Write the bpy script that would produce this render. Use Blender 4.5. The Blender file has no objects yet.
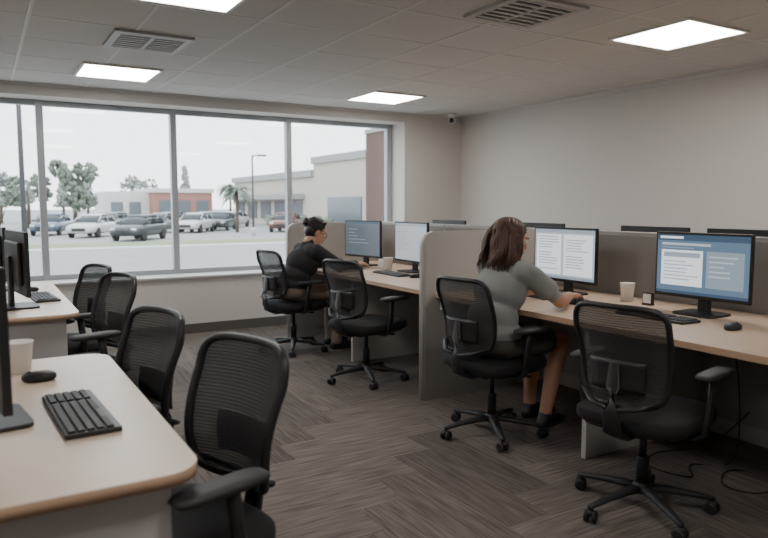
import bpy, bmesh, math, random
from mathutils import Vector, Matrix, Euler
random.seed(7)
scene = bpy.context.scene
COL = scene.collection
R = math.radians
pi = math.pi

# ------------------------------------------------------------------ materials
def nd(nt, t, x=0, y=0):
    n = nt.nodes.new(t); n.location = (x, y); return n

def mat(name, col, rough=0.6, metal=0.0, var=0.08, scale=12.0, bump=0.0, bscale=200.0, emit=None, es=1.0, spec=0.5):
    m = bpy.data.materials.new(name); m.use_nodes = True
    nt = m.node_tree; b = nt.nodes['Principled BSDF']
    b.inputs['Roughness'].default_value = rough
    b.inputs['Metallic'].default_value = metal
    b.inputs['Specular IOR Level'].default_value = spec
    tc = nd(nt, 'ShaderNodeTexCoord')
    nz = nd(nt, 'ShaderNodeTexNoise'); nz.inputs['Scale'].default_value = scale
    nz.inputs['Detail'].default_value = 4
    nt.links.new(tc.outputs['Object'], nz.inputs['Vector'])
    mx = nd(nt, 'ShaderNodeMix'); mx.data_type = 'RGBA'
    a = [max(0, c*(1-var)) for c in col[:3]]; c2 = [min(1, c*(1+var)) for c in col[:3]]
    mx.inputs['A'].default_value = (*a, 1); mx.inputs['B'].default_value = (*c2, 1)
    nt.links.new(nz.outputs['Fac'], mx.inputs['Factor'])
    nt.links.new(mx.outputs['Result'], b.inputs['Base Color'])
    if bump > 0:
        n2 = nd(nt, 'ShaderNodeTexNoise'); n2.inputs['Scale'].default_value = bscale
        nt.links.new(tc.outputs['Object'], n2.inputs['Vector'])
        bp = nd(nt, 'ShaderNodeBump'); bp.inputs['Strength'].default_value = bump
        bp.inputs['Distance'].default_value = 0.002
        nt.links.new(n2.outputs['Fac'], bp.inputs['Height'])
        nt.links.new(bp.outputs['Normal'], b.inputs['Normal'])
    if emit:
        b.inputs['Emission Color'].default_value = (*emit, 1)
        b.inputs['Emission Strength'].default_value = es
    return m

M_wall = mat('wall_paint', (0.60, 0.575, 0.55), 0.85, var=0.02, scale=2, bump=0.15, bscale=120)
M_ceil = mat('ceiling_tile', (0.57, 0.555, 0.54), 0.95, var=0.05, scale=60, bump=0.5, bscale=150)
M_tbar = mat('ceiling_grid_metal', (0.63, 0.615, 0.60), 0.6, var=0.02)
M_base = mat('baseboard_rubber', (0.10, 0.09, 0.085), 0.6)
M_alu = mat('window_aluminium', (0.36, 0.39, 0.42), 0.45, metal=0.3, var=0.03)
M_sill = mat('window_sill_paint', (0.52, 0.52, 0.51), 0.5, var=0.03)
M_lam = mat('desk_laminate', (0.62, 0.475, 0.355), 0.38, var=0.05, scale=6)
M_lam2 = mat('desk_laminate_pale', (0.70, 0.575, 0.46), 0.32, var=0.05, scale=6)
M_edge = mat('desk_edge_banding', (0.45, 0.30, 0.20), 0.5, var=0.06)
M_dpan = mat('desk_side_panel', (0.50, 0.48, 0.48), 0.6, var=0.03)
M_part = mat('partition_fabric_light', (0.40, 0.385, 0.365), 0.9, var=0.06, scale=80, bump=0.4, bscale=400)
M_part2 = mat('partition_fabric_dark', (0.28, 0.27, 0.265), 0.9, var=0.06, scale=80, bump=0.4, bscale=400)
M_ptrim = mat('partition_trim', (0.38, 0.365, 0.35), 0.5, var=0.03)
M_blk = mat('black_plastic', (0.016, 0.016, 0.018), 0.45, var=0.1)
M_blk2 = mat('black_plastic_satin', (0.024, 0.024, 0.027), 0.55, var=0.1)
M_key = mat('keycap_plastic', (0.022, 0.022, 0.024), 0.5, var=0.1)
M_seat = mat('seat_fabric', (0.014, 0.014, 0.016), 0.9, var=0.2, scale=200, bump=0.5, bscale=600)
M_met = mat('dark_metal', (0.05, 0.05, 0.055), 0.3, metal=0.8)
M_wht = mat('white_paper', (0.85, 0.84, 0.82), 0.6, var=0.02)
M_cable = mat('cable_rubber', (0.02, 0.02, 0.02), 0.5)

def mesh_fabric():
    m = bpy.data.materials.new('chair_mesh_fabric'); m.use_nodes = True
    nt = m.node_tree; b = nt.nodes['Principled BSDF']; out = nt.nodes['Material Output']
    b.inputs['Base Color'].default_value = (0.032, 0.032, 0.035, 1); b.inputs['Roughness'].default_value = 0.75
    tc = nd(nt, 'ShaderNodeTexCoord')
    w = nd(nt, 'ShaderNodeTexWave'); w.wave_type = 'BANDS'; w.bands_direction = 'Z'; w.inputs['Scale'].default_value = 30
    nt.links.new(tc.outputs['Object'], w.inputs['Vector'])
    mr = nd(nt, 'ShaderNodeMapRange'); mr.inputs['To Min'].default_value = 0.81; mr.inputs['To Max'].default_value = 0.91
    nt.links.new(w.outputs['Fac'], mr.inputs['Value'])
    tr = nd(nt, 'ShaderNodeBsdfTransparent'); ms = nd(nt, 'ShaderNodeMixShader')
    nt.links.new(mr.outputs['Result'], ms.inputs[0]); nt.links.new(tr.outputs[0], ms.inputs[1]); nt.links.new(b.outputs[0], ms.inputs[2])
    nt.links.new(ms.outputs[0], out.inputs['Surface'])
    return m
M_mesh = mesh_fabric()

def glass_mat():
    m = bpy.data.materials.new('window_glass'); m.use_nodes = True
    nt = m.node_tree; out = nt.nodes['Material Output']; nt.nodes.remove(nt.nodes['Principled BSDF'])
    tr = nd(nt, 'ShaderNodeBsdfTransparent'); tr.inputs[0].default_value = (0.95, 0.97, 0.97, 1)
    gl = nd(nt, 'ShaderNodeBsdfGlossy'); gl.inputs['Roughness'].default_value = 0.02
    ms = nd(nt, 'ShaderNodeMixShader'); ms.inputs[0].default_value = 0.03
    nt.links.new(tr.outputs[0], ms.inputs[1]); nt.links.new(gl.outputs[0], ms.inputs[2]); nt.links.new(ms.outputs[0], out.inputs['Surface'])
    return m
M_glass = glass_mat()

def carpet_mat():
    m = bpy.data.materials.new('carpet_planks'); m.use_nodes = True
    nt = m.node_tree; b = nt.nodes['Principled BSDF']; b.inputs['Roughness'].default_value = 0.97
    b.inputs['Specular IOR Level'].default_value = 0.15
    uv = nd(nt, 'ShaderNodeUVMap'); uv.uv_map = 'UVMap'
    mp = nd(nt, 'ShaderNodeMapping'); mp.inputs['Scale'].default_value = (4.0, 75, 1)
    nt.links.new(uv.outputs[0], mp.inputs[0])
    nz = nd(nt, 'ShaderNodeTexNoise'); nz.inputs['Scale'].default_value = 1; nz.inputs['Detail'].default_value = 4
    nt.links.new(mp.outputs[0], nz.inputs['Vector'])
    cr = nd(nt, 'ShaderNodeValToRGB')
    cr.color_ramp.elements[0].position = 0.30; cr.color_ramp.elements[0].color = (0.125, 0.110, 0.102, 1)
    cr.color_ramp.elements[1].position = 0.72; cr.color_ramp.elements[1].color = (0.305, 0.272, 0.250, 1)
    nt.links.new(nz.outputs['Fac'], cr.inputs[0])
    at = nd(nt, 'ShaderNodeAttribute'); at.attribute_name = 'rnd'
    mx = nd(nt, 'ShaderNodeMix'); mx.data_type = 'RGBA'; mx.blend_type = 'MULTIPLY'; mx.inputs['Factor'].default_value = 1
    nt.links.new(cr.outputs[0], mx.inputs['A']); nt.links.new(at.outputs['Color'], mx.inputs['B'])
    nt.links.new(mx.outputs['Result'], b.inputs['Base Color'])
    bp = nd(nt, 'ShaderNodeBump'); bp.inputs['Strength'].default_value = 0.3; bp.inputs['Distance'].default_value = 0.003
    nt.links.new(nz.outputs['Fac'], bp.inputs['Height']); nt.links.new(bp.outputs[0], b.inputs['Normal'])
    return m
M_carpet = carpet_mat()

# ------------------------------------------------------------------ mesh builder
class MB:
    def __init__(s): s.v = []; s.f = []; s.mi = []; s.sm = []; s.mats = []
    def midx(s, m):
        if m not in s.mats: s.mats.append(m)
        return s.mats.index(m)
    def geo(s, vs, fs, m, smooth=False, M=None):
        o = len(s.v); k = s.midx(m)
        for p in vs:
            p = Vector(p)
            s.v.append(tuple(M @ p) if M else tuple(p))
        for f in fs:
            s.f.append([i+o for i in f]); s.mi.append(k); s.sm.append(smooth)
    def box(s, x0, x1, y0, y1, z0, z1, m, bev=0.0, M=None, seg=2):
        bm = bmesh.new(); bmesh.ops.create_cube(bm, size=1)
        for v in bm.verts:
            v.co = Vector((x0+(v.co.x+.5)*(x1-x0), y0+(v.co.y+.5)*(y1-y0), z0+(v.co.z+.5)*(z1-z0)))
        if bev > 0: bmesh.ops.bevel(bm, geom=bm.edges[:], offset=bev, segments=seg, affect='EDGES', profile=0.5)
        bm.verts.index_update()
        s.geo([v.co.copy() for v in bm.verts], [[v.index for v in f.verts] for f in bm.faces], m, False, M)
        bm.free()
    def extr(s, poly, t0, t1, fn, m, mside=None, smooth=False):
        n = len(poly)
        vs = [fn(a, b, t0) for a, b in poly] + [fn(a, b, t1) for a, b in poly]
        s.geo(vs, [list(range(n))[::-1], list(range(n, 2*n))], m)
        s.geo(vs, [[i, (i+1) % n, n+(i+1) % n, n+i] for i in range(n)], mside or m, smooth)
    def sweep(s, pts, sizes, m, n=8, up=(0, 0, 1), closed=False, M=None, e=1.0):
        pts = [Vector(p) for p in pts]; N = len(pts); up = Vector(up)
        if not isinstance(sizes, list): sizes = [sizes]*N
        vs = []
        for i, p in enumerate(pts):
            if closed: t = pts[(i+1) % N]-pts[i-1]
            else: t = pts[min(i+1, N-1)]-pts[max(i-1, 0)]
            if t.length < 1e-9: t = Vector((0, 0, 1))
            t.normalize(); sd = t.cross(up)
            if sd.length < 1e-3: sd = t.cross(Vector((0.3, 1, 0.1)))
            sd.normalize(); w = sd.cross(t)
            a, b = sizes[i] if isinstance(sizes[i], (tuple, list)) else (sizes[i], sizes[i])
            for k in range(n):
                th = 2*pi*k/n+pi/n; c = math.cos(th); q = math.sin(th)
                c = math.copysign(abs(c)**e, c); q = math.copysign(abs(q)**e, q)
                vs.append(p+sd*(a*c)+w*(b*q))
        fs = []
        for i in range(N if closed else N-1):
            j = (i+1) % N
            for k in range(n):
                fs.append([i*n+k, i*n+(k+1) % n, j*n+(k+1) % n, j*n+k])
        if not closed: fs += [list(range(n))[::-1], list(range((N-1)*n, N*n))]
        s.geo(vs, fs, m, True, M)
    def superq(s, c, r, e1, e2, m, nu=24, nv=12, M=None):
        sp = lambda x, e: math.copysign(abs(x)**e, x)
        vs = []
        for j in range(nv+1):
            et = -pi/2+pi*j/nv
            for i in range(nu):
                w = 2*pi*i/nu
                vs.append((c[0]+r[0]*sp(math.cos(et), e1)*sp(math.cos(w), e2), c[1]+r[1]*sp(math.cos(et), e1)*sp(math.sin(w), e2), c[2]+r[2]*sp(math.sin(et), e1)))
        fs = [[j*nu+i, j*nu+(i+1) % nu, (j+1)*nu+(i+1) % nu, (j+1)*nu+i] for j in range(nv) for i in range(nu)]
        s.geo(vs, fs, m, True, M)
    def lathe(s, prof, m, n=24, M=None, smooth=True):
        vs = []
        for r, z in prof:
            for i in range(n): vs.append((r*math.cos(2*pi*i/n), r*math.sin(2*pi*i/n), z))
        fs = [[j*n+i, j*n+(i+1) % n, (j+1)*n+(i+1) % n, (j+1)*n+i] for j in range(len(prof)-1) for i in range(n)]
        s.geo(vs, fs, m, smooth, M)
        s.geo(vs, [list(range(n))[::-1], list(range((len(prof)-1)*n, len(prof)*n))], m, False, M)
    def mesh(s, name):
        me = bpy.data.meshes.new(name); me.from_pydata(s.v, [], s.f)
        for m in s.mats: me.materials.append(m)
        me.polygons.foreach_set('material_index', s.mi); me.polygons.foreach_set('use_smooth', s.sm)
        bm = bmesh.new(); bm.from_mesh(me)
        bmesh.ops.remove_doubles(bm, verts=bm.verts, dist=1e-6)
        bmesh.ops.recalc_face_normals(bm, faces=bm.faces); bm.to_mesh(me); bm.free()
        me.update(); return me
    def obj(s, name, loc=(0, 0, 0), rot=0, parent=None):
        return place(name, s.mesh(name), loc, rot, parent)

def place(name, me, loc=(0, 0, 0), rot=0, parent=None):
    o = bpy.data.objects.new(name, me); COL.objects.link(o)
    o.location = loc; o.rotation_euler = (0, 0, R(rot))
    if parent: o.parent = parent
    return o
def empty(name, loc=(0, 0, 0), rot=0):
    o = bpy.data.objects.new(name, None); o.empty_display_size = 0.1; COL.objects.link(o)
    o.location = loc; o.rotation_euler = (0, 0, R(rot)); return o
def rpoly(x0, x1, y0, y1, rs, n=6):
    out = []
    for (cx, cy, sx, sy, a0), r in zip([(x0, y0, 1, 1, 180), (x1, y0, -1, 1, 270), (x1, y1, -1, -1, 0), (x0, y1, 1, -1, 90)], rs):
        if r <= 0: out.append((cx, cy)); continue
        for k in range(n+1):
            a = R(a0+90*k/n); out.append((cx+sx*r+r*math.cos(a), cy+sy*r+r*math.sin(a)))
    return out
XY = lambda a, b, t: (a, b, t)
XZ = lambda a, b, t: (a, t, b)
YZ = lambda a, b, t: (t, a, b)

# ------------------------------------------------------------------ room
H = 1.34
CZ = 2.45; YB = 7.06; XR = 5.37; XL = -2.6; YF = -2.2; OX0 = -0.86; OX1 = 4.50
YW = 7.46
def simple(name, boxes, m, bev=0):
    mb = MB()
    for b in boxes: mb.box(*b, m, bev)
    return mb.obj(name)
simple('wall_back', [(XL, OX0, YB, YW, -0.7, CZ), (OX1, XR+0.15, YB, YW, -0.7, CZ), (OX0, OX1, YB, YW, -0.7, 0.58), (OX0, OX1, YB, YW, 2.34, CZ)], M_wall)
simple('wall_right', [(XR, XR+0.15, YF, YB, -0.7, CZ)], M_wall)
simple('wall_left', [(XL-0.15, XL, YF, YW, -0.7, CZ)], M_wall)
simple('wall_front', [(XL-0.15, XR+0.15, YF-0.15, YF, -0.7, CZ)], M_wall)
simple('baseboard_back', [(XL, XR-0.012, YB-0.012, YB, 0, 0.10)], M_base)
simple('baseboard_right', [(XR-0.012, XR, YF, YB, 0, 0.10)], M_base)
# sill
mb = MB(); mb.box(OX0+0.002, OX1-0.002, YB-0.03, YW-0.10, 0.58, 0.605, M_sill, 0.004); mb.obj('trim_window_sill')

# floor with herringbone carpet planks
def build_floor():
    w = 0.23; L = 0.92
    bm = bmesh.new(); uvl = bm.loops.layers.uv.new('UVMap'); cl = bm.loops.layers.color.new('rnd')
    def rect(x0, x1, y0, y1, horiz):
        X0, X1, Y0, Y1 = max(x0, XL), min(x1, XR), max(y0, YF), min(y1, YB)
        if X1-X0 < 1e-4 or Y1-Y0 < 1e-4: return
        vs = [bm.verts.new(p+(0.0,)) for p in ((X0, Y0), (X1, Y0), (X1, Y1), (X0, Y1))]
        f = bm.faces.new(vs); f.material_index = 0
        o = (random.random()*50, random.random()*50); g = random.uniform(0.93, 1.09)*(1.0 if horiz else 0.94)
        for l in f.loops:
            c = l.vert.co
            u, v = (c.x, c.y) if horiz else (c.y, c.x)
            l[uvl].uv = (u+o[0], v+o[1]); l[cl] = (min(1, g*.86), min(1, g*.85), min(1, g*.845), 1)
    for j in range(-12, 13):
        for k in range(-60, 80):
            bx = k*w+j*L; by = k*w-j*L
            rect(bx, bx+L, by, by+w, True)
            rect(bx-w, bx, by, by+L, False)
    # slab under
    for (a, b) in (((XL, YF), (XR, YB)),):
        z0, z1 = -0.2, -0.005
        P = [bm.verts.new(p) for p in ((a[0], a[1], z0), (b[0], a[1], z0), (b[0], b[1], z0), (a[0], b[1], z0), (a[0], a[1], z1), (b[0], a[1], z1), (b[0], b[1], z1), (a[0], b[1], z1))]
        for q in ((3, 2, 1, 0), (4, 5, 6, 7), (0, 1, 5, 4), (1, 2, 6, 5), (2, 3, 7, 6), (3, 0, 4, 7)):
            f = bm.faces.new([P[i] for i in q]); f.material_index = 1
    me = bpy.data.meshes.new('floor'); bm.to_mesh(me); bm.free()
    me.materials.append(M_carpet); me.materials.append(M_base)
    place('floor', me)
build_floor()

# ceiling with T-bar grid
mb = MB(); mb.box(XL-0.15, XR+0.15, YF-0.15, YW, CZ, CZ+0.2, M_ceil)
g = 0.61; gx0 = 3.66-g/2; gy0 = 6.12-g/2
x = gx0-11*g
while x < XR:
    if x > XL: mb.box(x-0.011, x+0.011, YF, YB, CZ-0.003, CZ+0.001, M_tbar)
    x += g
y = gy0-14*g
while y < YB:
    if y > YF: mb.box(XL, XR, y-0.011, y+0.011, CZ-0.0025, CZ+0.001, M_tbar)
    y += g
mb.box(XL, XR, YB-0.02, YB, CZ-0.025, CZ, M_tbar); mb.box(XR-0.02, XR, YF, YB, CZ-0.025, CZ, M_tbar)
mb.obj('ceiling')

M_emit = mat('light_diffuser', (0.9, 0.9, 0.88), 0.5, emit=(1.0, 0.94, 0.87), es=15.5, var=0.01)
M_frm = mat('light_frame', (0.75, 0.73, 0.70), 0.5, var=0.02)
mb = MB(); h = 0.305
mb.box(-h+.02, h-.02, -h+.02, h-.02, -0.010, -0.006, M_emit)
for b in ((-h, h, -h, -h+.02), (-h, h, h-.02, h), (-h, -h+.02, -h+.02, h-.02), (h-.02, h, -h+.02, h-.02)):
    mb.box(*b, -0.016, 0.0, M_frm)
lm = mb.mesh('ceiling_light')
for (x, y) in ((3.97, 2.92), (3.66, 6.12), (1.05, 6.12), (0.98, 3.60), (1.3, 0.6), (3.9, 0.0), (-1.5, 3.6), (-1.5, 0.6)):
    place('ceiling_light', lm, (x, y, CZ-0.0005))
# vents
M_vent = mat('vent_metal', (0.42, 0.41, 0.40), 0.5, var=0.03)
M_vdark = mat('vent_dark', (0.05, 0.048, 0.046), 0.8)
mb = MB(); h = 0.25
mb.box(-h+.03, h-.03, -h+.03, h-.03, -0.004, 0, M_vdark)
for b in ((-h, h, -h, -h+.045), (-h, h, h-.045, h), (-h, -h+.045, -h+.045, h-.045), (h-.045, h, -h+.045, h-.045)):
    mb.box(*b, -0.02, 0.0, M_vent)
for k in range(7):
    yy = -0.18+0.06*k; mb.box(-h+.04, h-.04, yy-.012, yy+.012, -0.018, -0.010, M_vent)
mb.box(-.012, .012, -h+.04, h-.04, -.019, -.009, M_vent)
vm = mb.mesh('air_vent')
place('air_vent', vm, (1.04, 4.87, CZ-0.0005)); place('air_vent', vm, (2.74, 3.02, CZ-0.0005))

# window
mb = MB()
wy0, wy1 = YW-0.10, YW-0.03
zb, zt = 0.605, 2.34
mb.box(OX0, OX1, wy0, wy1, zb-0.02, zb+0.05, M_alu, 0.004); mb.box(OX0, OX1, wy0, wy1, zt-0.05, zt, M_alu, 0.004)
for x in (-0.82, 0.54, 1.80, 3.11, 4.46):
    mb.box(x-0.032, x+0.032, wy0-0.01, wy1, zb, zt, M_alu, 0.004)
mb.box(OX0+.02, OX1-.02, YW-0.065, YW-0.060, zb+.02, zt-.02, M_glass)
mb.obj('window_1')

# security camera
mb = MB()
mb.lathe([(0.055, 0), (0.055, -0.02), (0.05, -0.03), (0.02, -0.035), (0.02, -0.05)], M_wht)
mb.superq((0, 0, -0.075), (0.046, 0.046, 0.042), 1, 1, M_wht)
mb.superq((-0.018, -0.018, -0.082), (0.032, 0.032, 0.032), 1, 1, M_blk)
mb.obj('security_camera', (5.02, 6.80, CZ-0.001))

# ------------------------------------------------------------------ desks & partitions
DZ = 0.74
def left_desk(x0, x1, y0, y1):
    mb = MB()
    mb.extr(rpoly(x0, x1, y0, y1, [0.02, 0.09, 0.09, 0.02]), DZ-0.03, DZ, XY, M_lam2, M_edge, True)
    for yy in (y0+0.05, y1-0.08):
        mb.box(x0+0.06, x1-0.07, yy, yy+0.03, 0.0, DZ-0.03, M_dpan, 0.003)
    mb.box(x0+0.10, x0+0.12, y0+0.08, y1-0.08, 0.25, DZ-0.03, M_dpan)
    mb.box(x0+0.06, x1-0.10, y0+0.08, y0+0.10, DZ-0.12, DZ-0.03, M_dpan)
    mb.obj('office_desk')
left_desk(-0.45, 0.42, 1.50, 2.93)
left_desk(-0.45, 0.46, 4.07, 5.95)

SX = 3.70  # spine x
PT = 1.16
def divider(y, x0, x1, name='cubicle_divider'):
    mb = MB()
    p = rpoly(x0, x1, 0.0, PT, [0, 0, 0, 0.10], 8)
    mb.extr(p, y-0.022, y+0.022, XZ, M_part, M_ptrim, True)
    q = rpoly(x0+0.018, x1-0.002, 0.09, PT-0.02, [0, 0, 0, 0.085], 8)
    mb.extr(q, y-0.026, y+0.026, XZ, M_part, M_part, True)
    return mb.obj(name)
for y, xx in ((1.20, 2.56), (3.80, 2.56), (6.33, 2.64)): divider(y, xx, SX-0.03)
# spine
mb = MB()
for (a, b) in ((1.18, 2.48), (2.48, 3.80), (3.80, 5.08), (5.08, 6.37)):
    mb.box(SX-0.022, SX+0.022, a+0.002, b-0.002, 0.0, PT+0.005, M_ptrim, 0.006)
    mb.box(SX-0.026, SX+0.026, a+0.02, b-0.02, 0.10, PT-0.02, M_part2, 0.003)
mb.obj('cubicle_spine_panel')
def rdesk(y0, y1, mid, x0, x1, side=1):
    mb = MB()
    mb.extr(rpoly(x0, x1, y0, y1, [0.01]*4, 2), DZ-0.03, DZ, XY, M_lam, M_edge, False)
    xs = (x0+0.04, x1) if side > 0 else (x0, x1-0.04)
    mb.box(xs[0], xs[1], mid-0.016, mid+0.016, 0.0, DZ-0.03, M_part, 0.003)
    mb.box(xs[0], xs[1], y0+0.01, y0+0.035, DZ-0.12, DZ-0.03, M_ptrim); mb.box(xs[0], xs[1], y1-0.035, y1-0.01, DZ-0.12, DZ-0.03, M_ptrim)
    mb.obj('cubicle_desk')
rdesk(1.228, 3.772, 2.45, 2.65, SX-0.028); rdesk(3.828, 6.30, 5.05, 2.65, SX-0.028)
rdesk(1.228, 3.772, 2.45, SX+0.028, 4.70, -1); rdesk(3.828, 6.30, 5.05, SX+0.028, 4.70, -1)

# ------------------------------------------------------------------ chairs
def chair_mesh():
    mb = MB()
    for k in range(5):
        a = R(72*k+20); ca, sa = math.cos(a), math.sin(a)
        pr = [(0.02, .098), (0.10, .096), (0.20, .085), (0.28, .072), (0.305, .068)]
        mb.sweep([(r*ca, r*sa, z) for r, z in pr], [(.026, .018), (.024, .016), (.019, .013), (.015, .011), (.012, .009)], M_blk2, 8, e=0.7)
        Mx = Matrix.Translation((0.295*ca, 0.295*sa, 0)) @ Matrix.Rotation(a+random.uniform(-.8, .8), 4, 'Z')
        for s in (-1, 1):
            W = Mx @ Matrix.Translation((0, s*0.017, 0.0275)) @ Matrix.Rotation(pi/2, 4, 'X')
            mb.lathe([(0.018, -0.010), (0.0265, -0.007), (0.0275, 0), (0.0265, 0.007), (0.018, 0.010)], M_blk, 16, W)
        mb.superq((0, 0, 0.042), (0.024, 0.012, 0.016), 0.8, 0.8, M_blk, 12, 8, Mx)
        mb.lathe([(0.006, 0.04), (0.006, 0.07)], M_met, 8, Mx)
    mb.lathe([(0.036, .078), (0.040, .085), (0.040, .112), (0.030, .125)], M_blk2)
    mb.lathe([(0.027, .12), (0.027, .24), (0.024, .245)], M_blk, 20)
    mb.lathe([(0.015, .24), (0.015, .37)], M_met, 16)
    mb.box(-0.13, 0.10, -0.075, 0.075, 0.355, 0.40, M_blk, 0.012)
    mb.sweep([(0.05, -0.06, .375), (0.06, -0.20, .375), (0.065, -0.235, .38)], [(.006, .006), (.006, .006), (.014, .008)], M_blk, 8)
    # seat
    mb.superq((0.01, 0, 0.405), (0.225, 0.225, 0.018), 0.4, 0.45, M_blk, 28, 8)
    mb.superq((0.015, 0, 0.438), (0.248, 0.245, 0.040), 0.45, 0.42, M_seat, 40, 16)
    # back
    def S(u, v):
        z = 0.520+0.415*v
        hw = 0.175+0.036*(max(v, 0))**0.7
        x = -0.225-0.075*v+0.030*math.sin(pi*min(v*1.3, 1))-0.02*(1-v)+0.05*u*u
        return Vector((x, u*hw, z))
    def out(s, t):
        sp = lambda q, e: math.copysign(abs(q)**e, q)
        return S(s*sp(math.cos(t), .36), .5+.5*s*sp(math.sin(t), .36))
    n = 48; rings = 9; vs = [S(0, .5)]; fs = []
    for r in range(1, rings+1):
        for k in range(n): vs.append(out(r/rings, 2*pi*k/n))
    for k in range(n): fs.append([0, 1+k, 1+(k+1) % n])
    for r in range(rings-1):
        for k in range(n):
            a = 1+r*n; b = a+n; fs.append([a+k, b+k, b+(k+1) % n, a+(k+1) % n])
    mb.geo(vs, fs, M_mesh, True)
    # evenly resampled frame loop
    raw = [out(1.0, 2*pi*k/720) for k in range(720)]
    acc = [0]
    for i in range(720): acc.append(acc[-1]+(raw[(i+1) % 720]-raw[i]).length)
    pts = []; j = 0
    for i in range(72):
        t = acc[-1]*i/72
        while acc[j+1] < t: j += 1
        f = (t-acc[j])/max(1e-9, acc[j+1]-acc[j]); pts.append(raw[j].lerp(raw[(j+1) % 720], f))
    mb.sweep(pts, [(.012, .015)]*72, M_blk, 8, up=(1, 0, 0), closed=True)
    # spine support & lumbar plate
    mb.sweep([(-0.05, 0, .372), (-0.20, 0, .375), (-0.275, 0, .41), (-0.295, 0, .50), (-0.285, 0, .60), (-0.275, 0, .70)], [(.045, .014), (.045, .014), (.042, .014), (.036, .013), (.030, .012), (.022, .010)], M_blk, 10, up=(0, 0.0, 1), e=0.7)
    for s in (-1, 1):
        mb.sweep([(-0.29, s*.01, .51), (-0.275, s*.10, .525), (-0.215, s*.17, .56)], [(.014, .010)]*3, M_blk, 8)
    pl = []
    for j in range(7):
        v = 0.16+0.30*j/6
        pl.append([S(u, v)+Vector((-0.022, 0, 0)) for u in (-.62, -.4, -.2, 0, .2, .4, .62)])
    vs = [p for row in pl for p in row]+[p+Vector((-0.014, 0, 0)) for row in pl for p in row]
    fs = []
    for j in range(6):
        for i in range(6):
            a = j*7+i; fs.append([a, a+1, a+8, a+7]); fs.append([49+a, 49+a+7, 49+a+8, 49+a+1])
    rim = [i for i in range(7)]+[7*j+6 for j in range(1, 7)]+[42+i for i in range(5, -1, -1)]+[7*j for j in range(5, 0, -1)]
    for a, b in zip(rim, rim[1:]+rim[:1]): fs.append([a, b, b+49, a+49])
    mb.geo(vs, fs, M_blk, True)
    # arms
    for s in (-1, 1):
        mb.sweep([(-0.03, s*.13, .385), (-0.03, s*.235, .385), (-0.03, s*.272, .41), (-0.03, s*.283, .48), (-0.02, s*.285, .56), (-0.01, s*.285, .645)], [(.022, .010), (.022, .010), (.022, .012), (.022, .011), (.020, .011), (.020, .011)], M_blk, 8, up=(0, 1, 0.05), e=0.7)
        mb.superq((0.02, s*.283, .657), (0.135, 0.042, 0.016), .6, .5, M_blk2, 24, 8)
    return mb.mesh('office_chair')
CH = chair_mesh()
for (x, y, r) in ((2.46, 1.90, 12), (2.53, 3.01, 6), (2.50, 4.46, 15), (2.44, 5.72, 8), (0.41, 1.84, 197), (0.31, 2.56, 195), (0.43, 4.06, 197), (0.41, 4.77, 197)):
    place('office_chair', CH, (x, y, 0), r)

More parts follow.
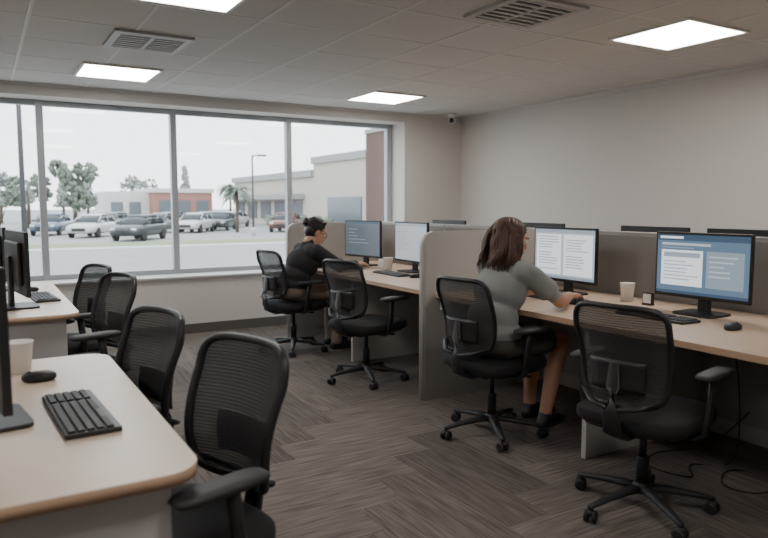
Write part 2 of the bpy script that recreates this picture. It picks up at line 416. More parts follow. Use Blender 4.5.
# ------------------------------------------------------------------ monitors
def emat(name, c, s=1.0):
    return mat(name, (0.02, 0.02, 0.02), 0.25, emit=c, es=s, var=0.01)
E_white = emat('screen_white', (0.80, 0.86, 0.90), 0.85); E_pale = emat('screen_pale', (0.60, 0.66, 0.72), 0.62)
E_blue = emat('screen_blue', (0.16, 0.26, 0.38), 0.55); E_navy = emat('screen_navy', (0.06, 0.11, 0.18), 0.6)
E_lb = emat('screen_light_blue', (0.36, 0.45, 0.54), 0.55); E_txt = emat('screen_text', (0.25, 0.30, 0.36), 0.7)
E_dim = emat('screen_dim', (0.16, 0.20, 0.24), 0.5); E_bar = emat('screen_bar', (0.40, 0.47, 0.55), 0.62)
def monitor_mesh(kind, w=0.56, h=0.365, zb=0.085):
    mb = MB()
    mb.box(-0.012, 0.010, -w/2, w/2, zb, zb+h, M_blk, 0.004)
    mb.box(-0.035, -0.010, -w/2+.08, w/2-.08, zb+.06, zb+h-.06, M_blk, 0.01)
    mb.box(-0.055, -0.030, -0.035, 0.035, 0.008, zb+h*0.6, M_blk, 0.005)
    mb.extr(rpoly(-0.12, 0.09, -0.12, 0.12, [.03]*4, 5), 0.0, 0.012, XY, M_blk, M_blk, True)
    sw = w-.024; sh = h-.034; z0 = zb+.020
    def q(u0, u1, v0, v1, m, l=0):
        xx = 0.0108+l*0.0006
        y0, y1 = (u0-.5)*sw, (u1-.5)*sw; a, b = z0+v0*sh, z0+v1*sh
        mb.geo([(xx, y0, a), (xx, y1, a), (xx, y1, b), (xx, y0, b)], [[0, 1, 2, 3]], m)
    if kind == 'document':
        q(0, 1, 0, 1, E_pale); q(0, 1, .93, 1, E_bar, 1); q(0, 1, 0, .05, E_lb, 1)
        q(.03, .46, .08, .90, E_white, 1); q(.50, .97, .08, .90, E_white, 1)
        for c0, c1 in ((.07, .42), (.54, .93)):
            for k in range(13):
                v = .84-.055*k
                if (k+int(c0*10)) % 6 == 5: continue
                q(c0, c0+(c1-c0)*random.uniform(.6, 1), v, v+.016, E_bar, 2)
    elif kind == 'portal':
        q(0, 1, 0, 1, E_blue); q(0, 1, .90, 1, E_navy, 1); q(.03, .30, .93, .97, E_white, 2); q(.05, .60, .82, .86, E_pale, 1)
        q(.05, .42, .77, .79, E_lb, 1)
        q(.05, .52, .14, .74, E_white, 1); q(.56, .95, .14, .74, E_lb, 1); q(.08, .49, .62, .70, E_bar, 2)
        for k in range(6): q(.08, .08+random.uniform(.2, .4), .54-.06*k, .555-.06*k, E_bar, 2)
        for k in range(5): q(.59, .59+random.uniform(.15, .32), .64-.08*k, .665-.08*k, E_pale, 2)
        q(0, 1, 0, .05, E_navy, 1)
    elif kind == 'pale':
        q(0, 1, 0, 1, E_pale); q(0, 1, .92, 1, E_bar, 1); q(.05, .6, .15, .85, E_pale, 1)
        for k in range(8): q(.08, .08+random.uniform(.2, .45), .76-.07*k, .775-.07*k, E_bar, 2)
    else:
        q(0, 1, 0, 1, E_dim); q(.05, .95, .12, .9, E_dim, 1); q(0, 1, .94, 1, E_navy, 1)
        for k in range(5): q(.1, .1+random.uniform(.2, .6), .76-.1*k, .775-.1*k, E_bar, 2)
    return mb.mesh('computer_monitor')
mm = {k: monitor_mesh(k) for k in ('document', 'portal', 'pale', 'dim')}
def mon(k, x, y, r): place('computer_monitor', mm[k], (x, y, DZ), r)
mon('portal', 3.37, 2.27, 182); mon('document', 3.37, 3.28, 180); mon('pale', 3.32, 5.09, 178); mon('dim', 3.26, 5.88, 190)
for y in (2.43, 3.12, 4.25, 5.55): mon('dim', 4.07, y, 0)
mon('dim', 0.0, 2.13, 8); mon('dim', 0.18, 4.50, 8); mon('dim', 0.12, 5.50, 4)

# keyboards & mice
def kb_mesh():
    mb = MB()
    mb.box(-0.07, 0.07, -0.22, 0.22, 0.0, 0.014, M_blk, 0.004)
    for i in range(5):
        for j in range(20):
            if j in (14,): continue
            y = -0.21+0.021*j; x = -0.052+0.0235*i
            if i == 4 and 3 < j < 9:
                if j == 4: mb.box(x-.009, x+.009, y, y+0.1, .013, .020, M_key, 0.002, seg=1)
                continue
            mb.box(x-.0095, x+.0095, y+.001, y+.019, .013, .020, M_key, 0.002, seg=1)
    return mb.mesh('keyboard')
KB = kb_mesh()
def ms_mesh():
    mb = MB(); mb.superq((0, 0, 0.014), (0.055, 0.031, 0.0205), 0.8, 0.9, M_blk)
    for i, v in enumerate(mb.v): mb.v[i] = (v[0], v[1], max(0.0, v[2]))
    mb.superq((0.03, 0, 0.031), (0.010, 0.003, 0.005), 1, 1, M_met, 12, 8)
    return mb.mesh('computer_mouse')
MS = ms_mesh()
# (keyboard local +x = towards user)
for (x, y, r) in ((3.08, 2.33, 178), (3.13, 3.10, 180), (3.05, 4.98, 180), (3.02, 5.78, 180), (0.22, 2.08, 3), (0.33, 4.86, 4)):
    place('keyboard', KB, (x, y, DZ), r)
for (x, y, r) in ((3.10, 1.91, 0), (3.08, 4.66, 0), (0.15, 2.56, 180), (0.28, 5.28, 180)):
    place('computer_mouse', MS, (x, y, DZ), r)
# cups
def cup_mesh(r=0.045, h=0.11):
    mb = MB(); mb.lathe([(r*.76, 0.0), (r, h), (r*1.04, h+.001), (r*1.04, h+.004), (r*.96, h+.004), (r*.72, .006)], M_wht, 28)
    return mb.mesh('paper_cup')
CUP = cup_mesh()
place('paper_cup', CUP, (3.47, 2.84, DZ)); place('paper_cup', CUP, (0.10, 2.72, DZ)); place('paper_cup', CUP, (3.24, 5.36, DZ))
mb = MB(); mb.lathe([(.036, 0), (.038, .004), (.038, .09), (.034, .09), (.034, .006)], M_wht)
mb.sweep([(0.036, 0, .072), (.058, 0, .070), (.064, 0, .048), (.056, 0, .026), (.036, 0, .022)], [.005]*5, M_wht, 8, up=(0, 1, 0))
mb.obj('coffee_mug', (3.26, 5.50, DZ), 200)
mb = MB(); mb.box(-.012, .012, -.035, .035, .004, .075, M_blk, .003); mb.box(-.0135, -.0125, -.028, .028, .012, .068, M_wht); mb.box(-.02, .02, -.03, .03, 0, .008, M_blk)
mb.obj('desk_card_holder', (3.44, 2.66, DZ), 0)
mb = MB(); mb.box(-.04, .04, -.04, .04, 0, .045, M_wht, .003); mb.obj('note_cube', (-0.02, 2.80, DZ), 10)
# cables
def cable(pts, r=0.004):
    mb = MB()
    P = []
    pts = [Vector(p) for p in pts]
    for i in range(len(pts)-1):
        p0, p1, p2, p3 = pts[max(i-1, 0)], pts[i], pts[i+1], pts[min(i+2, len(pts)-1)]
        for k in range(8):
            t = k/8; P.append(0.5*((2*p1)+(p2-p0)*t+(2*p0-5*p1+4*p2-p3)*t*t+(3*p1-p0-3*p2+p3)*t**3))
    P.append(pts[-1]); mb.sweep(P, [r]*len(P), M_cable, 6, up=(.1, .2, 1)); mb.obj('power_cable')
cable([(3.55, 2.2, .70), (3.5, 2.1, .3), (3.3, 2.0, .02), (3.1, 2.1, .005), (2.95, 2.0, .005), (2.9, 2.2, .005), (3.1, 2.3, .005), (3.4, 2.2, .02), (3.6, 2.1, .2)])
cable([(3.6, 2.0, .70), (3.62, 1.9, .2), (3.4, 1.8, .006), (3.2, 1.95, .006), (3.0, 1.85, .006), (3.1, 1.7, .006), (3.55, 1.7, .05)])
cable([(3.6, 3.3, .70), (3.6, 3.2, .2), (3.4, 3.1, .006), (3.2, 3.3, .006), (3.5, 3.5, .006)])

# ------------------------------------------------------------------ people
def fuse(name, prims, mats, voxel, smooth, parent, M=None):
    bm = bmesh.new()
    for p in prims:
        if p[0] in 'cf':
            a, b = Vector(p[1]), Vector(p[3]); d = b-a; L = d.length
            q = d.to_track_quat('Z', 'Y').to_matrix().to_4x4()
            bmesh.ops.create_cone(bm, cap_ends=True, segments=20, radius1=p[2], radius2=p[4], depth=L, matrix=Matrix.Translation((a+b)/2) @ q)
            if p[0] == 'c':
                bmesh.ops.create_uvsphere(bm, u_segments=20, v_segments=12, radius=p[2], matrix=Matrix.Translation(a))
                bmesh.ops.create_uvsphere(bm, u_segments=20, v_segments=12, radius=p[4], matrix=Matrix.Translation(b))
        else:
            bmesh.ops.create_uvsphere(bm, u_segments=28, v_segments=18, radius=1, matrix=Matrix.Translation(p[1]) @ Matrix.Diagonal((*p[2], 1)))
    me = bpy.data.meshes.new('tmp'); bm.to_mesh(me); bm.free()
    o = bpy.data.objects.new('tmp', me); COL.objects.link(o)
    r = o.modifiers.new('r', 'REMESH'); r.mode = 'VOXEL'; r.voxel_size = voxel; r.adaptivity = 0
    if smooth: s = o.modifiers.new('s', 'SMOOTH'); s.factor = 0.5; s.iterations = smooth
    dg = bpy.context.evaluated_depsgraph_get(); ev = o.evaluated_get(dg)
    m2 = bpy.data.meshes.new_from_object(ev); bpy.data.objects.remove(o); bpy.data.meshes.remove(me)
    m2.materials.clear()
    for m in mats: m2.materials.append(m)
    data = []
    for p in prims:
        if p[0] in 'cf': a = Vector(p[1]); d = Vector(p[3])-a; data.append((0, a, d, d.length_squared, p[2], p[4], p[5]))
        else: data.append((1, Vector(p[1]), p[2], min(p[2]), 0, 0, p[3]))
    for f in m2.polygons:
        c = f.center; best = 1e9; bi = 0
        for q in data:
            if q[0] == 0:
                t = max(0, min(1, (c-q[1]).dot(q[2])/q[3])); dd = (c-q[1]-q[2]*t).length-(q[4]+(q[5]-q[4])*t)
            else:
                e = c-q[1]; g = Vector((e.x/q[2][0], e.y/q[2][1], e.z/q[2][2])); k = g.length
                g2 = Vector((g.x/q[2][0], g.y/q[2][1], g.z/q[2][2])); dd = k*(k-1)/max(g2.length, 1e-6)
            if dd < best: best = dd; bi = q[6]
        f.material_index = bi; f.use_smooth = True
    m2.name = name
    if M: m2.transform(M)
    return place(name, m2, parent=parent)

def skin_mat(n, c):
    m = mat(n, c, 0.5, var=0.05, scale=30)
    b = m.node_tree.nodes['Principled BSDF']; b.inputs['Subsurface Weight'].default_value = 0.08; b.inputs['Subsurface Radius'].default_value = (.02, .008, .005)
    return m
M_eye = mat('eye_white', (.75, .73, .70), .2); M_iris = mat('eye_iris', (.04, .02, .012), .15)

def hand_prims(ts):  # ts: +1 thumb at +y
    P = []
    kn = [(.088, .030, 0), (.092, .010, .002), (.088, -.010, .001), (.080, -.028, -.002)]
    ln = [.070, .079, .073, .057]
    for (x, y, z), L in zip(kn, ln):
        P.append(('c', (.005, y*.45*ts, 0), .016, (x, y*ts, z), .0105, 0))
        a = Vector((x, y*ts, z)); ang = -8; rr = .0092
        for k, fr in enumerate((.44, .31, .25)):
            ang -= (10, 24, 18)[k]
            sp = y*ts*.9
            d = Vector((math.cos(R(ang)), sp*1.2, math.sin(R(ang)))).normalized()
            b = a+d*L*fr; P.append(('c', a, rr, b, rr-.0011, 0)); a = b; rr -= .0011
    P.append(('e', (.045, 0, -.003), (.045, .034, .014), 0))
    P.append(('c', (.012, .018*ts, -.006), .014, (.042, .046*ts, -.012), .012, 0))
    P.append(('c', (.042, .046*ts, -.012), .0115, (.068, .056*ts, -.018), .0098, 0))
    P.append(('c', (.068, .056*ts, -.018), .0098, (.090, .056*ts, -.024), .0080, 0))
    return P

def frame(o, d, up=(0, 0, 1)):
    x = Vector(d).normalized(); z = Vector(up); y = z.cross(x).normalized(); z = x.cross(y)
    m = Matrix((x, y, z)).transposed().to_4x4(); m.translation = Vector(o); return m

def person(name, loc, rot, c):
    E = empty(name, loc, rot)
    sk, shirt, pants, shoe, hairm, lip = c['mats']
    lz = c.get('dz', 0); lx = c.get('lean', 0); bk = c.get('bulk', 1.0)
    long = c.get('long', False)
    MT = [shirt, pants, sk, shoe]
    sh = {s: Vector((.085+lx, s*.155*bk, .962+lz)) for s in (-1, 1)}
    el = c['elbow']; wr = c['wrist']
    P = []
    P += [('e', (0, 0, .575), (.138*bk, .182*bk, .105), 1), ('e', (.01+lx*.3, 0, .70+lz*.5), (.118*bk, .155*bk, .13), 0), ('e', (.045+lx*.7, 0, .85+lz), (.125*bk, .162*bk, .145), 0)]
    P += [('c', (.065+lx, -.115*bk, .965+lz), .060*bk, (.065+lx, .115*bk, .965+lz), .060*bk, 0), ('e', (.0+lx*.2, 0, .625), (.148*bk, .188*bk, .075), 0)]
    for s in (-1, 1):
        P.append(('e', (.125+lx*.8, s*.065, .87+lz), (.058*bk, .062, .06), 0))
        kx, ky, kz = c['knee'][s]; ax, ay, az = c['ankle'][s]
        K = Vector((kx, ky, kz)); A = Vector((ax, ay, az)); hp = Vector((.05, s*.09, .56))
        if c.get('shorts'):
            P.append(('c', (.03, s*.088, .562), .098, (.20, s*.095, .560), .086, 1))
            e = hp.lerp(K, .66); P.append(('f', hp.lerp(K, .3), .088, e, .080, 1))
            P.append(('c', hp.lerp(K, .4), .070, K, .057, 2)); lm = 2; ex = 0
        else:
            P.append(('c', (.03, s*.088, .562), .098, (.30, s*.10, .555), .078, 1))
            P.append(('c', hp, .09, K, .068, 1)); lm = 1; ex = .014
        cm = K.lerp(A, .33)+Vector((-.012, 0, 0))
        P.append(('c', K, .054+ex, cm, .054+ex, lm)); P.append(('c', cm, .054+ex, A, .036+ex, lm))
        P.append(('c', A, .038, A+Vector((-.01, 0, -.03)), .040, 3))
        fd = Vector((math.cos(R(c.get('foot', 0)*s)), math.sin(R(c.get('foot', 0)*s)), 0))
        heel = Vector((A.x-.03, A.y, .036)); ball = heel+fd*.17; toe = heel+fd*.215
        P.append(('c', heel, .036, ball+Vector((0, 0, -.002)), .034, 3)); P.append(('c', ball+Vector((0, 0, -.004)), .032, toe+Vector((0, 0, -.010)), .026, 3))
        P.append(('c', A+Vector((.01, 0, -.01)), .036, ball+Vector((-.03, 0, .012)), .030, 3))
        e_ = Vector(el[s]); w_ = Vector(wr[s])
        P.append(('c', sh[s], .058, sh[s].lerp(e_, .35), .055, 0))
        if long:
            P.append(('c', sh[s], .060*bk, e_, .050*bk, 0)); P.append(('c', e_, .050*bk, e_.lerp(w_, .5), .043, 0)); P.append(('f', e_.lerp(w_, .45), .043, e_.lerp(w_, .94), .035, 0))
            P.append(('c', e_.lerp(w_, .5), .028, w_, .024, 2))
        else:
            P.append(('f', sh[s].lerp(e_, .1), .062, sh[s].lerp(e_, .68), .064, 0))
            P.append(('c', sh[s].lerp(e_, .3), .046, e_, .040, 2)); P.append(('c', e_, .041, e_.lerp(w_, .35), .040, 2)); P.append(('c', e_.lerp(w_, .35), .040, w_, .0255, 2))
    hc = Vector(c['head'])
    nb = Vector((.075+lx, 0, 1.0+lz))
    P.append(('c', nb, .052, hc+Vector((-.02, 0, -.06)), .048, 2))
    P.append(('c', nb+Vector((-.005, -.05, .0)), .045, nb+Vector((-.005, .05, .0)), .045, 0))
    P.append(('f', nb+Vector((-.01, 0, -.02)), .070, nb+Vector((.008, 0, .030)), .060, 0))
    fuse('body', P, MT, .0085, 4, E)
    for s, nm in ((1, 'left'), (-1, 'right')):
        w_ = Vector(wr[s]); hd = Vector(c['hdir'][s])
        fuse('hand_'+nm, hand_prims(-s), [sk], .0032, 2, E, frame(w_-hd.normalized()*.012, hd, c.get('hup', {1: (0, 0, 1), -1: (0, 0, 1)})[s]))
    HM = Matrix.Translation(hc) @ Euler((0, R(c['pitch']), R(c['yaw'])), 'XYZ').to_matrix().to_4x4()
    HP = [('e', (-.012, 0, .028), (.092, .073, .088), 0), ('e', (.025, 0, -.025), (.066, .060, .083), 0), ('e', (.040, 0, -.078), (.040, .040, .030), 0),
          ('e', (.060, .030, -.020), (.026, .024, .024), 0), ('e', (.060, -.030, -.020), (.026, .024, .024), 0), ('e', (.074, 0, .030), (.018, .045, .016), 0),
          ('c', (.088, 0, .004), .008, (.106, 0, -.030), .011, 0), ('e', (.096, .010, -.034), (.010, .008, .008), 0), ('e', (.096, -.010, -.034), (.010, .008, .008), 0),
          ('e', (.086, 0, -.056), (.011, .022, .006), 1), ('e', (.084, 0, -.065), (.011, .019, .006), 1), ('e', (.070, 0, -.092), (.018, .020, .014), 0),
          ('e', (-.004, .074, -.010), (.018, .009, .030), 0), ('e', (-.004, -.074, -.010), (.018, .009, .030), 0), ('c', (-.02, 0, -.05), .050, (-.03, 0, -.10), .048, 0)]
    fuse('head', HP, [sk, lip], .004, 3, E, HM)
    mb = MB()
    for s in (-1, 1):
        mb.superq((.079, s*.030, .002), (.013, .014, .010), 1, 1, M_eye, 16, 10, HM); mb.superq((.0885, s*.030, .001), (.004, .006, .006), 1, 1, M_iris, 12, 8, HM)
        mb.sweep([(.088, s*.014, .022), (.090, s*.030, .027), (.080, s*.048, .022)], [(.003, .003)]*3, hairm, 6, M=HM)
    if c.get('glasses'):
        for s in (-1, 1):
            mb.sweep([(.101-.02*abs(math.cos(2*pi*k/20)) * (.5), s*.031+.021*math.cos(2*pi*k/20), .001+.016*math.sin(2*pi*k/20)) for k in range(20)], [.0018]*20, M_blk, 6, up=(1, 0, 0), closed=True, M=HM)
            mb.sweep([(.092, s*.053, .004), (.0, s*.080, .006)], [.0018]*2, M_blk, 6, M=HM)
        mb.sweep([(.096, -.012, .003), (.100, 0, .006), (.096, .012, .003)], [.0018]*3, M_blk, 6, M=HM)
    mb.obj('face_details', parent=E)
    # hair
    rnd = random.Random(3)
    if c['hair'] == 'wavy':
        fuse('hair_cap', [('e', (-.034, 0, .043), (.098, .088, .086), 0), ('e', (-.055, 0, -.03), (.077, .092, .10), 0), ('e', (-.06, 0, -.095), (.064, .090, .070), 0), ('c', (-.025, .078, .02), .020, (-.025, .088, -.11), .026, 0), ('c', (-.025, -.078, .02), .020, (-.025, -.088, -.11), .026, 0)], [hairm], .006, 2, E, HM)
        mb = MB()
        for i in range(460):
            th = rnd.uniform(-pi, pi); ph = rnd.uniform(-.15, 1.5)
            d = Vector((math.cos(ph)*math.cos(th), math.cos(ph)*math.sin(th), math.sin(ph)))
            if d.x > .40 and d.z < .78: continue
            p = Vector((-.028+d.x*.096, d.y*.088, .033+d.z*.090))
            dr = Vector((-.35 if d.x > -.2 else d.x*.4, math.copysign(.55, d.y)+d.y*.3, .1)).normalized()
            pts = [p.copy()]; phs = math.sin(th*2.2)*2.0+rnd.uniform(-.35, .35); amp = rnd.uniform(.005, .010); zend = rnd.uniform(-.185, -.13)
            k = 0
            while p.z > zend and k < 26:
                dr = (dr*.72+Vector((-.02, 0, -1))*.42).normalized(); p = p+dr*.015; k += 1
                q = Vector(((p.x+.028)/.101, p.y/.096, (p.z-.03)/.098))
                if q.length < 1 and p.z > -.05: q = q/q.length; p = Vector((q.x*.101-.028, q.y*.096, q.z*.098+.03))
                if p.x > .01 and p.z < .05: p.x = .01
                if p.z < -.05:
                    if abs(p.y) < .05 and p.x > -.06: p.x -= .02
                w = amp*min(1, k/9)
                of = Vector((p.x+.03, p.y, 0)); of = of.normalized() if of.length > 1e-4 else Vector((-1, 0, 0))
                pts.append(p+of*(math.sin(phs+k*.55)*w+w*.8)+Vector((-of.y, of.x, 0))*(math.cos(phs+k*.55)*w*.6))
            n = len(pts)
            mb.sweep(pts, [max(.0014, .0050*(1-(j/n)**4)) if j > 0 else .003 for j in range(n)], hairm, 5, up=(.3, .2, 1), M=HM)
        mb.obj('hair_strands', parent=E)
    else:
        fuse('hair_cap', [('e', (-.030, 0, .043), (.098, .082, .086), 0), ('e', (-.055, 0, .0), (.062, .072, .075), 0), ('e', (-.122, 0, .045), (.042, .045, .042), 0), ('c', (-.03, 0, -.03), .055, (-.05, 0, -.055), .035, 0)], [hairm], .005, 2, E, HM)
        mb = MB()
        for i in range(120):
            th = rnd.uniform(-pi, pi)
            a = rnd.uniform(.2, 1.3)
            p0 = Vector((.062*math.cos(th*.3)*math.cos(a*.5)-.02, .083*math.sin(th), .045+.08*math.cos(th*.6)))
            pts = []
            for k in range(8):
                t = k/7; q = p0.lerp(Vector((-.118, 0, .045)), t); g = Vector(((q.x+.03)/.1, q.y/.084, (q.z-.043)/.088))
                if g.length < 1 and g.length > 1e-4 and t < .85: g = g/g.length; q = Vector((g.x*.1-.03, g.y*.084, g.z*.088+.043))
                pts.append(q)
            mb.sweep(pts, [.004]*8, hairm, 5, up=(.3, .2, 1), M=HM)
        mb.obj('hair_strands', parent=E)
    return E

sk1 = skin_mat('skin_tan', (.46, .25, .165)); sk2 = skin_mat('skin_light', (.52, .30, .21))
lip = mat('lips', (.40, .14, .11), .4)
shirt1 = mat('polo_shirt_grey', (.25, .265, .26), .85, var=.08, scale=20, bump=.4, bscale=60)
pants1 = mat('shorts_khaki', (.085, .078, .066), .85, bump=.3, bscale=60)
shoe1 = mat('shoe_black', (.012, .012, .013), .5)
hair1 = mat('hair_brown', (.095, .048, .030), .45, var=.45, scale=40); hair2 = mat('hair_black', (.014, .010, .009), .4, var=.3, scale=40)
shirt2 = mat('cardigan_black', (.016, .016, .018), .9, var=.15, bump=.4, bscale=60); pants2 = mat('trousers_tan', (.20, .15, .12), .85)
person('seated_woman', (2.48, 2.98, 0), 4, dict(mats=(sk1, shirt1, pants1, shoe1, hair1, lip), shorts=True, bulk=1.07, lean=.045,
    elbow={1: (.32, .235, .80), -1: (.31, -.245, .797)}, wrist={1: (.54, .16, .797), -1: (.54, -.12, .797)}, hdir={1: (1, -.25, -.02), -1: (1, .15, -.02)},
    knee={1: (.50, .11, .535), -1: (.50, -.10, .53)}, ankle={1: (.46, .11, .085), -1: (.38, -.09, .085)}, head=(.165, 0, 1.138), pitch=10, yaw=-12, foot=-8, hair='wavy'))
person('seated_woman', (2.41, 5.68, 0), 0, dict(mats=(sk2, shirt2, pants2, shoe1, hair2, lip), long=True, dz=-.04, lean=.085, glasses=True, bulk=1.14,
    elbow={1: (.38, .22, .792), -1: (.36, -.25, .792)}, wrist={1: (.57, .07, .795), -1: (.60, -.14, .795)}, hdir={1: (1, -.4, -.02), -1: (1, .1, -.02)},
    knee={1: (.48, .12, .535), -1: (.48, -.11, .53)}, ankle={1: (.44, .12, .085), -1: (.40, -.10, .085)}, head=(.25, 0, 1.092), pitch=26, yaw=-8, foot=8, hair='bun'))

# ------------------------------------------------------------------ exterior
GZ = -0.68
M_asph = mat('asphalt', (.30, .30, .295), .9, var=.1, scale=2); M_conc = mat('concrete', (.48, .47, .45), .9, var=.08, scale=2)
M_grass = mat('grass', (.21, .27, .14), .95, var=.3, scale=3)
simple('ground', [(-160, 260, YW, 320, GZ-0.3, GZ)], M_asph)
simple('lawn', [(-40, 18, 35.0, 38.0, GZ, GZ+0.04)], M_grass)
simple('sidewalk', [(-60, 22, 33.0, 34.8, GZ, GZ+0.03), (-20, 20, YW+.2, 13.5, GZ, GZ+.03)], M_conc)
M_stuc = mat('stucco_pale', (.50, .45, .40), .9); M_fasc = mat('fascia_grey', (.34, .33, .32), .8); M_stuc2 = mat('stucco_white', (.62, .61, .58), .9)
M_wdark = mat('dark_glazing', (.14, .16, .18), .2); M_red = mat('red_brick_paint', (.36, .18, .15), .9)
M_brick = mat('brick', (.13, .078, .068), .9, var=.35, scale=6)
mb = MB()
mb.box(26, 40, 56, 78, GZ, 4.2, M_stuc); mb.box(25.7, 40.2, 56, 78.2, 3.9, 4.5, M_fasc)
mb.box(26, 40, 44.6, 56, GZ, 5.3, M_stuc); mb.box(25.8, 40.2, 44.6, 56.2, 5.0, 5.6, M_fasc)
mb.box(24.8, 26, 58, 78, 1.9, 2.4, M_fasc)
for k in range(5): mb.box(25.9, 26.1, 58.5+4.0*k, 61.3+4.0*k, GZ+.6, 1.7, M_wdark)
mb.box(25.9, 26.1, 47, 53, GZ+.3, 2.0, M_wdark)
mb.box(25, 40, 36, 44.6, GZ, 6.6, M_brick); mb.box(24.9, 40.1, 35.9, 44.6, 6.6, 6.9, M_fasc)
mb.obj('commercial_building')
mb = MB()
mb.box(12.5, 17.5, 84, 92, GZ, 2.9, M_stuc2); mb.box(17.5, 24.5, 82, 92, GZ, 3.2, M_red); mb.box(17.3, 24.7, 81.8, 92, 2.8, 3.3, M_stuc2)
for k in range(3): mb.box(18.2+2.2*k, 19.6+2.2*k, 81.9, 82.1, GZ+.3, 1.9, M_wdark)
for k in range(2): mb.box(13.2+2.0*k, 14.5+2.0*k, 83.9, 84.1, GZ+.3, 1.7, M_wdark)
mb.obj('shop_building')
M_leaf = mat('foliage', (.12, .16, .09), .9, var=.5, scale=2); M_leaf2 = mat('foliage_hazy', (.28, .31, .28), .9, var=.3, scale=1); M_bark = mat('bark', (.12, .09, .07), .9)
M_leaf3 = mat('foliage_grey_green', (.18, .21, .165), .9, var=.4, scale=2)
def tree(x, y, h, w, m=M_leaf, n=70, seed=1, trunk=.3, cone=False, bs=1.0):
    r = random.Random(seed); mb = MB()
    mb.sweep([(0, 0, GZ), (.1, 0, GZ+h*.4), (0, .1, GZ+h*.75)], [.22, .15, .06], M_bark, 8, up=(1, 0, 0))
    lobes = [(r.uniform(0, 2*pi), r.uniform(trunk+.1, .9), r.uniform(.12, .26)) for _ in range(9)]
    for i in range(n*4):
        if cone:
            a = r.uniform(0, 2*pi); zz = r.uniform(trunk, 1); rad = w*.5*(1.02-zz)*math.sqrt(r.random()); px, py = rad*math.cos(a), rad*math.sin(a)
        else:
            la, lz_, ls = r.choice(lobes); lr = w*.34*math.sqrt(max(.1, 1-((lz_-.6)/.45)**2))
            dv = Vector((r.gauss(0, 1), r.gauss(0, 1), r.gauss(0, 1))).normalized()*ls*r.uniform(.6, 1.0)
            px, py, zz = math.cos(la)*lr+dv.x*w*.9, math.sin(la)*lr+dv.y*w*.9, max(trunk*.8, lz_+dv.z*.8)
        rr = r.uniform(.018, .042)*h*bs
        bm = bmesh.new(); bmesh.ops.create_icosphere(bm, subdivisions=1, radius=rr)
        for v in bm.verts: v.co *= r.uniform(.4, 1.6)
        bm.verts.index_update()
        mb.geo([v.co+Vector((px, py, GZ+h*zz*.95)) for v in bm.verts], [[v.index for v in f.verts] for f in bm.faces], m); bm.free()
    mb.obj('tree', (x, y, 0))
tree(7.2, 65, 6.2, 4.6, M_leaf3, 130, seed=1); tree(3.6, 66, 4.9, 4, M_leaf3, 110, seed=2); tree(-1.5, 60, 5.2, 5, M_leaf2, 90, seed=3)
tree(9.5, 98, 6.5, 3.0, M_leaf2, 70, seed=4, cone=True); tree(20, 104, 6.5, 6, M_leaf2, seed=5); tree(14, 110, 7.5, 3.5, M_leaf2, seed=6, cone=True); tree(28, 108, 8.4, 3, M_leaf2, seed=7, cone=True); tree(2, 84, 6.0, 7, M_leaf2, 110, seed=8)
# palm
def palm(x, y, top):
    mb = MB(); mb.sweep([(0, 0, GZ), (.05, 0, top*.5), (0, 0, top)], [.14, .11, .12], M_bark, 8, up=(1, 0, 0))
    for k in range(34):
        a = 2*pi*k*.382; L = random.uniform(1.1, 1.7); up0 = random.uniform(.0, 1.3)
        pts = [(math.cos(a)*L*t, math.sin(a)*L*t, top+up0*t*1.3-1.3*t*t) for t in (0, .2, .4, .6, .8, 1)]
        mb.sweep(pts, [(.02, .01), (.12, .015), (.17, .015), (.16, .015), (.10, .015), (.02, .01)], M_leaf3, 6)
    mb.obj('palm_tree', (x, y, 0))
palm(16.4, 48.8, 2.3); palm(21.5, 66, 2.9)
for k, (x, y) in enumerate(((23.4, 54.5), (23.2, 57.5), (23.6, 49.5))):
    r = random.Random(k); mb = MB()
    for i in range(26):
        bm = bmesh.new(); bmesh.ops.create_icosphere(bm, subdivisions=2, radius=r.uniform(.2, .4))
        for v in bm.verts: v.co *= r.uniform(.6, 1.35)
        bm.verts.index_update(); c = Vector((r.uniform(-1.0, 1.0), r.uniform(-.6, .6), GZ+r.uniform(.25, .9)))
        mb.geo([v.co+c for v in bm.verts], [[v.index for v in f.verts] for f in bm.faces], M_leaf3); bm.free()
    mb.obj('shrub', (x, y, 0))
# lamp posts
M_pole = mat('pole_metal', (.06, .06, .065), .5)
def lamp(x, y, top, r=.07):
    mb = MB(); mb.sweep([(0, 0, GZ), (0, 0, top)], [r*1.2, r*.8], M_pole, 10, up=(1, 0, 0)); mb.lathe([(.16, GZ), (.16, GZ+.5), (.1, GZ+.55)], M_conc)
    mb.sweep([(0, 0, top-.1), (.25, 0, top), (.5, 0, top+.02)], [.04]*3, M_pole, 6, up=(0, 1, 0)); mb.box(.4, .95, -.15, .15, top-.05, top+.06, M_pole, .02)
    mb.obj('street_lamp', (x, y, 0))
lamp(15.6, 43.1, 4.6); lamp(0.85, 17.0, 7.5, .05)
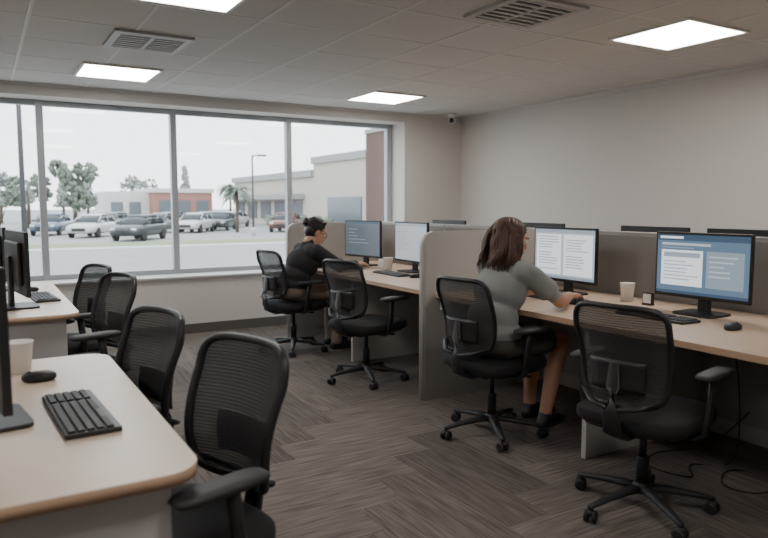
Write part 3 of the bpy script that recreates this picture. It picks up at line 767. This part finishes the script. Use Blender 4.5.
# cars
M_tyre = mat('tyre', (.02, .02, .02), .8); M_cg = mat('car_glass', (.03, .035, .04), .1); M_lens = mat('headlamp', (.7, .7, .7), .2)
def car_mesh(col, nm):
    P = mat(nm, col, .25, metal=.2); mb = MB()
    def loft(secs, m, e=.45, n=20):
        vs = []
        for x, z0, z1, hw in secs:
            for k in range(n):
                a = 2*pi*k/n; c = math.copysign(abs(math.cos(a))**e, math.cos(a)); s = math.copysign(abs(math.sin(a))**e, math.sin(a))
                vs.append((x, hw*c, (z0+z1)/2+(z1-z0)/2*s))
        N = len(secs); fs = [[i*n+k, i*n+(k+1) % n, (i+1)*n+(k+1) % n, (i+1)*n+k] for i in range(N-1) for k in range(n)]
        fs += [list(range(n))[::-1], list(range((N-1)*n, N*n))]
        mb.geo(vs, fs, m, True)
    loft([(-2.2, .45, .85, .70), (-2.1, .3, .98, .82), (-1.4, .25, 1.0, .88), (0, .22, .98, .90), (1.0, .25, .95, .89), (1.8, .28, .85, .86), (2.15, .32, .72, .78), (2.22, .4, .62, .68)], P)
    loft([(-1.75, .9, 1.0, .74), (-1.2, .9, 1.36, .70), (-.7, .9, 1.42, .68), (.1, .9, 1.42, .68), (.45, .9, 1.32, .70), (1.05, .9, .98, .74)], M_cg, .6)
    loft([(-1.2, 1.33, 1.39, .66), (-.7, 1.38, 1.46, .64), (.1, 1.38, 1.46, .64), (.4, 1.32, 1.36, .66)], P, .7)
    for x0, x1 in ((.45, 1.05), (-.45, -.40), (-1.2, -1.75)):
        for s in (-1, 1): mb.sweep([(x0, s*.70, 1.34), (x1 if abs(x1) > .45 else x0-.03, s*.755, .97)], [.035]*2, P, 6, up=(0, 1, 0))
    for x in (-1.35, 1.35):
        for s in (-1, 1):
            W = Matrix.Translation((x, s*.80, .32)) @ Matrix.Rotation(pi/2, 4, 'X'); mb.lathe([(.26, -.11), (.32, -.09), (.32, .09), (.26, .11)], M_tyre, 24, W); mb.lathe([(.19, -.115), (.19, .115)], M_met, 16, W)
    for s in (-1, 1):
        mb.box(2.08, 2.20, s*.6-.14, s*.6+.14, .62, .74, M_lens, .03); mb.box(.75, .95, s*.93-.08, s*.93+.08, .93, 1.07, P, .03)
    mb.box(2.16, 2.24, -.42, .42, .42, .62, M_blk, .02)
    return mb.mesh('car')
cd = car_mesh((.05, .055, .06), 'car_paint_dark'); cw = car_mesh((.55, .55, .55), 'car_paint_white'); crd = car_mesh((.16, .06, .05), 'car_paint_red'); cs = car_mesh((.24, .25, .26), 'car_paint_silver'); cbl = car_mesh((.08, .11, .16), 'car_paint_blue')
for m, x, y, r in ((cd, 8.0, 41.2, 235), (cw, 6.2, 46.5, 240), (cbl, 4.2, 51, 250), (cs, 11.6, 51.5, 225), (cw, 13.8, 50.5, 235), (cd, 16.8, 54, 240), (crd, 20.2, 48.6, 235), (cbl, 14.2, 60, 220), (cs, 9.2, 58, 230), (cw, 20, 60.5, 230), (cs, 17.2, 59.5, 235)):
    place('car', m, (x, y, GZ), r)

# indoor plant by the window
mb = MB(); mb.lathe([(.11, 0), (.15, .26), (.16, .26), (.16, .30), (.14, .30), (.14, .25)], M_dpan); mb.lathe([(.135, .24), (.02, .27)], M_bark)
r = random.Random(5)
for k in range(26):
    a = r.uniform(0, 2*pi); L = r.uniform(.12, .34); hh = r.uniform(.6, 1.15); dr = r.uniform(0, .25)
    mb.sweep([(math.cos(a)*L*t**1.5, math.sin(a)*L*t**1.5, .26+hh*t-dr*t*t*t) for t in (0, .25, .5, .75, .9, 1)], [(.008, .003), (.020, .003), (.028, .003), (.024, .003), (.014, .002), (.002, .001)], M_leaf, 6)
mb.obj('potted_plant', (-0.05, 6.5, 0))

# ------------------------------------------------------------------ world
w = bpy.data.worlds.new('world'); scene.world = w; w.use_nodes = True
nt = w.node_tree; bg = nt.nodes['Background']
tc = nd(nt, 'ShaderNodeTexCoord'); sx = nd(nt, 'ShaderNodeSeparateXYZ'); nt.links.new(tc.outputs['Generated'], sx.inputs[0])
cr = nd(nt, 'ShaderNodeValToRGB'); cr.color_ramp.elements[0].position = 0.0; cr.color_ramp.elements[0].color = (.86, .90, .93, 1)
cr.color_ramp.elements[1].position = .6; cr.color_ramp.elements[1].color = (.66, .77, .88, 1)
nt.links.new(sx.outputs['Z'], cr.inputs[0])
nz = nd(nt, 'ShaderNodeTexNoise'); nz.inputs['Scale'].default_value = 3; nz.inputs['Detail'].default_value = 5; nt.links.new(tc.outputs['Generated'], nz.inputs['Vector'])
mx = nd(nt, 'ShaderNodeMix'); mx.data_type = 'RGBA'; nt.links.new(nz.outputs['Fac'], mx.inputs['Factor']); nt.links.new(cr.outputs[0], mx.inputs['A']); mx.inputs['B'].default_value = (.88, .90, .92, 1)
nt.links.new(mx.outputs['Result'], bg.inputs['Color']); bg.inputs['Strength'].default_value = 3.2

scene.view_settings.view_transform = 'AgX'; scene.view_settings.look = 'None'; scene.view_settings.exposure = 0.58

# ------------------------------------------------------------------ camera
cam = bpy.data.cameras.new('camera'); co = bpy.data.objects.new('camera', cam); COL.objects.link(co)
cam.sensor_width = 36; cam.lens = 677/768*36; co.location = (0, 0, H); co.rotation_euler = (R(90-5.4), 0, R(-30.8))
cam.clip_start = 0.05; cam.clip_end = 600
cam.dof.use_dof = True; cam.dof.focus_distance = 4.2; cam.dof.aperture_fstop = 2.8
scene.camera = co
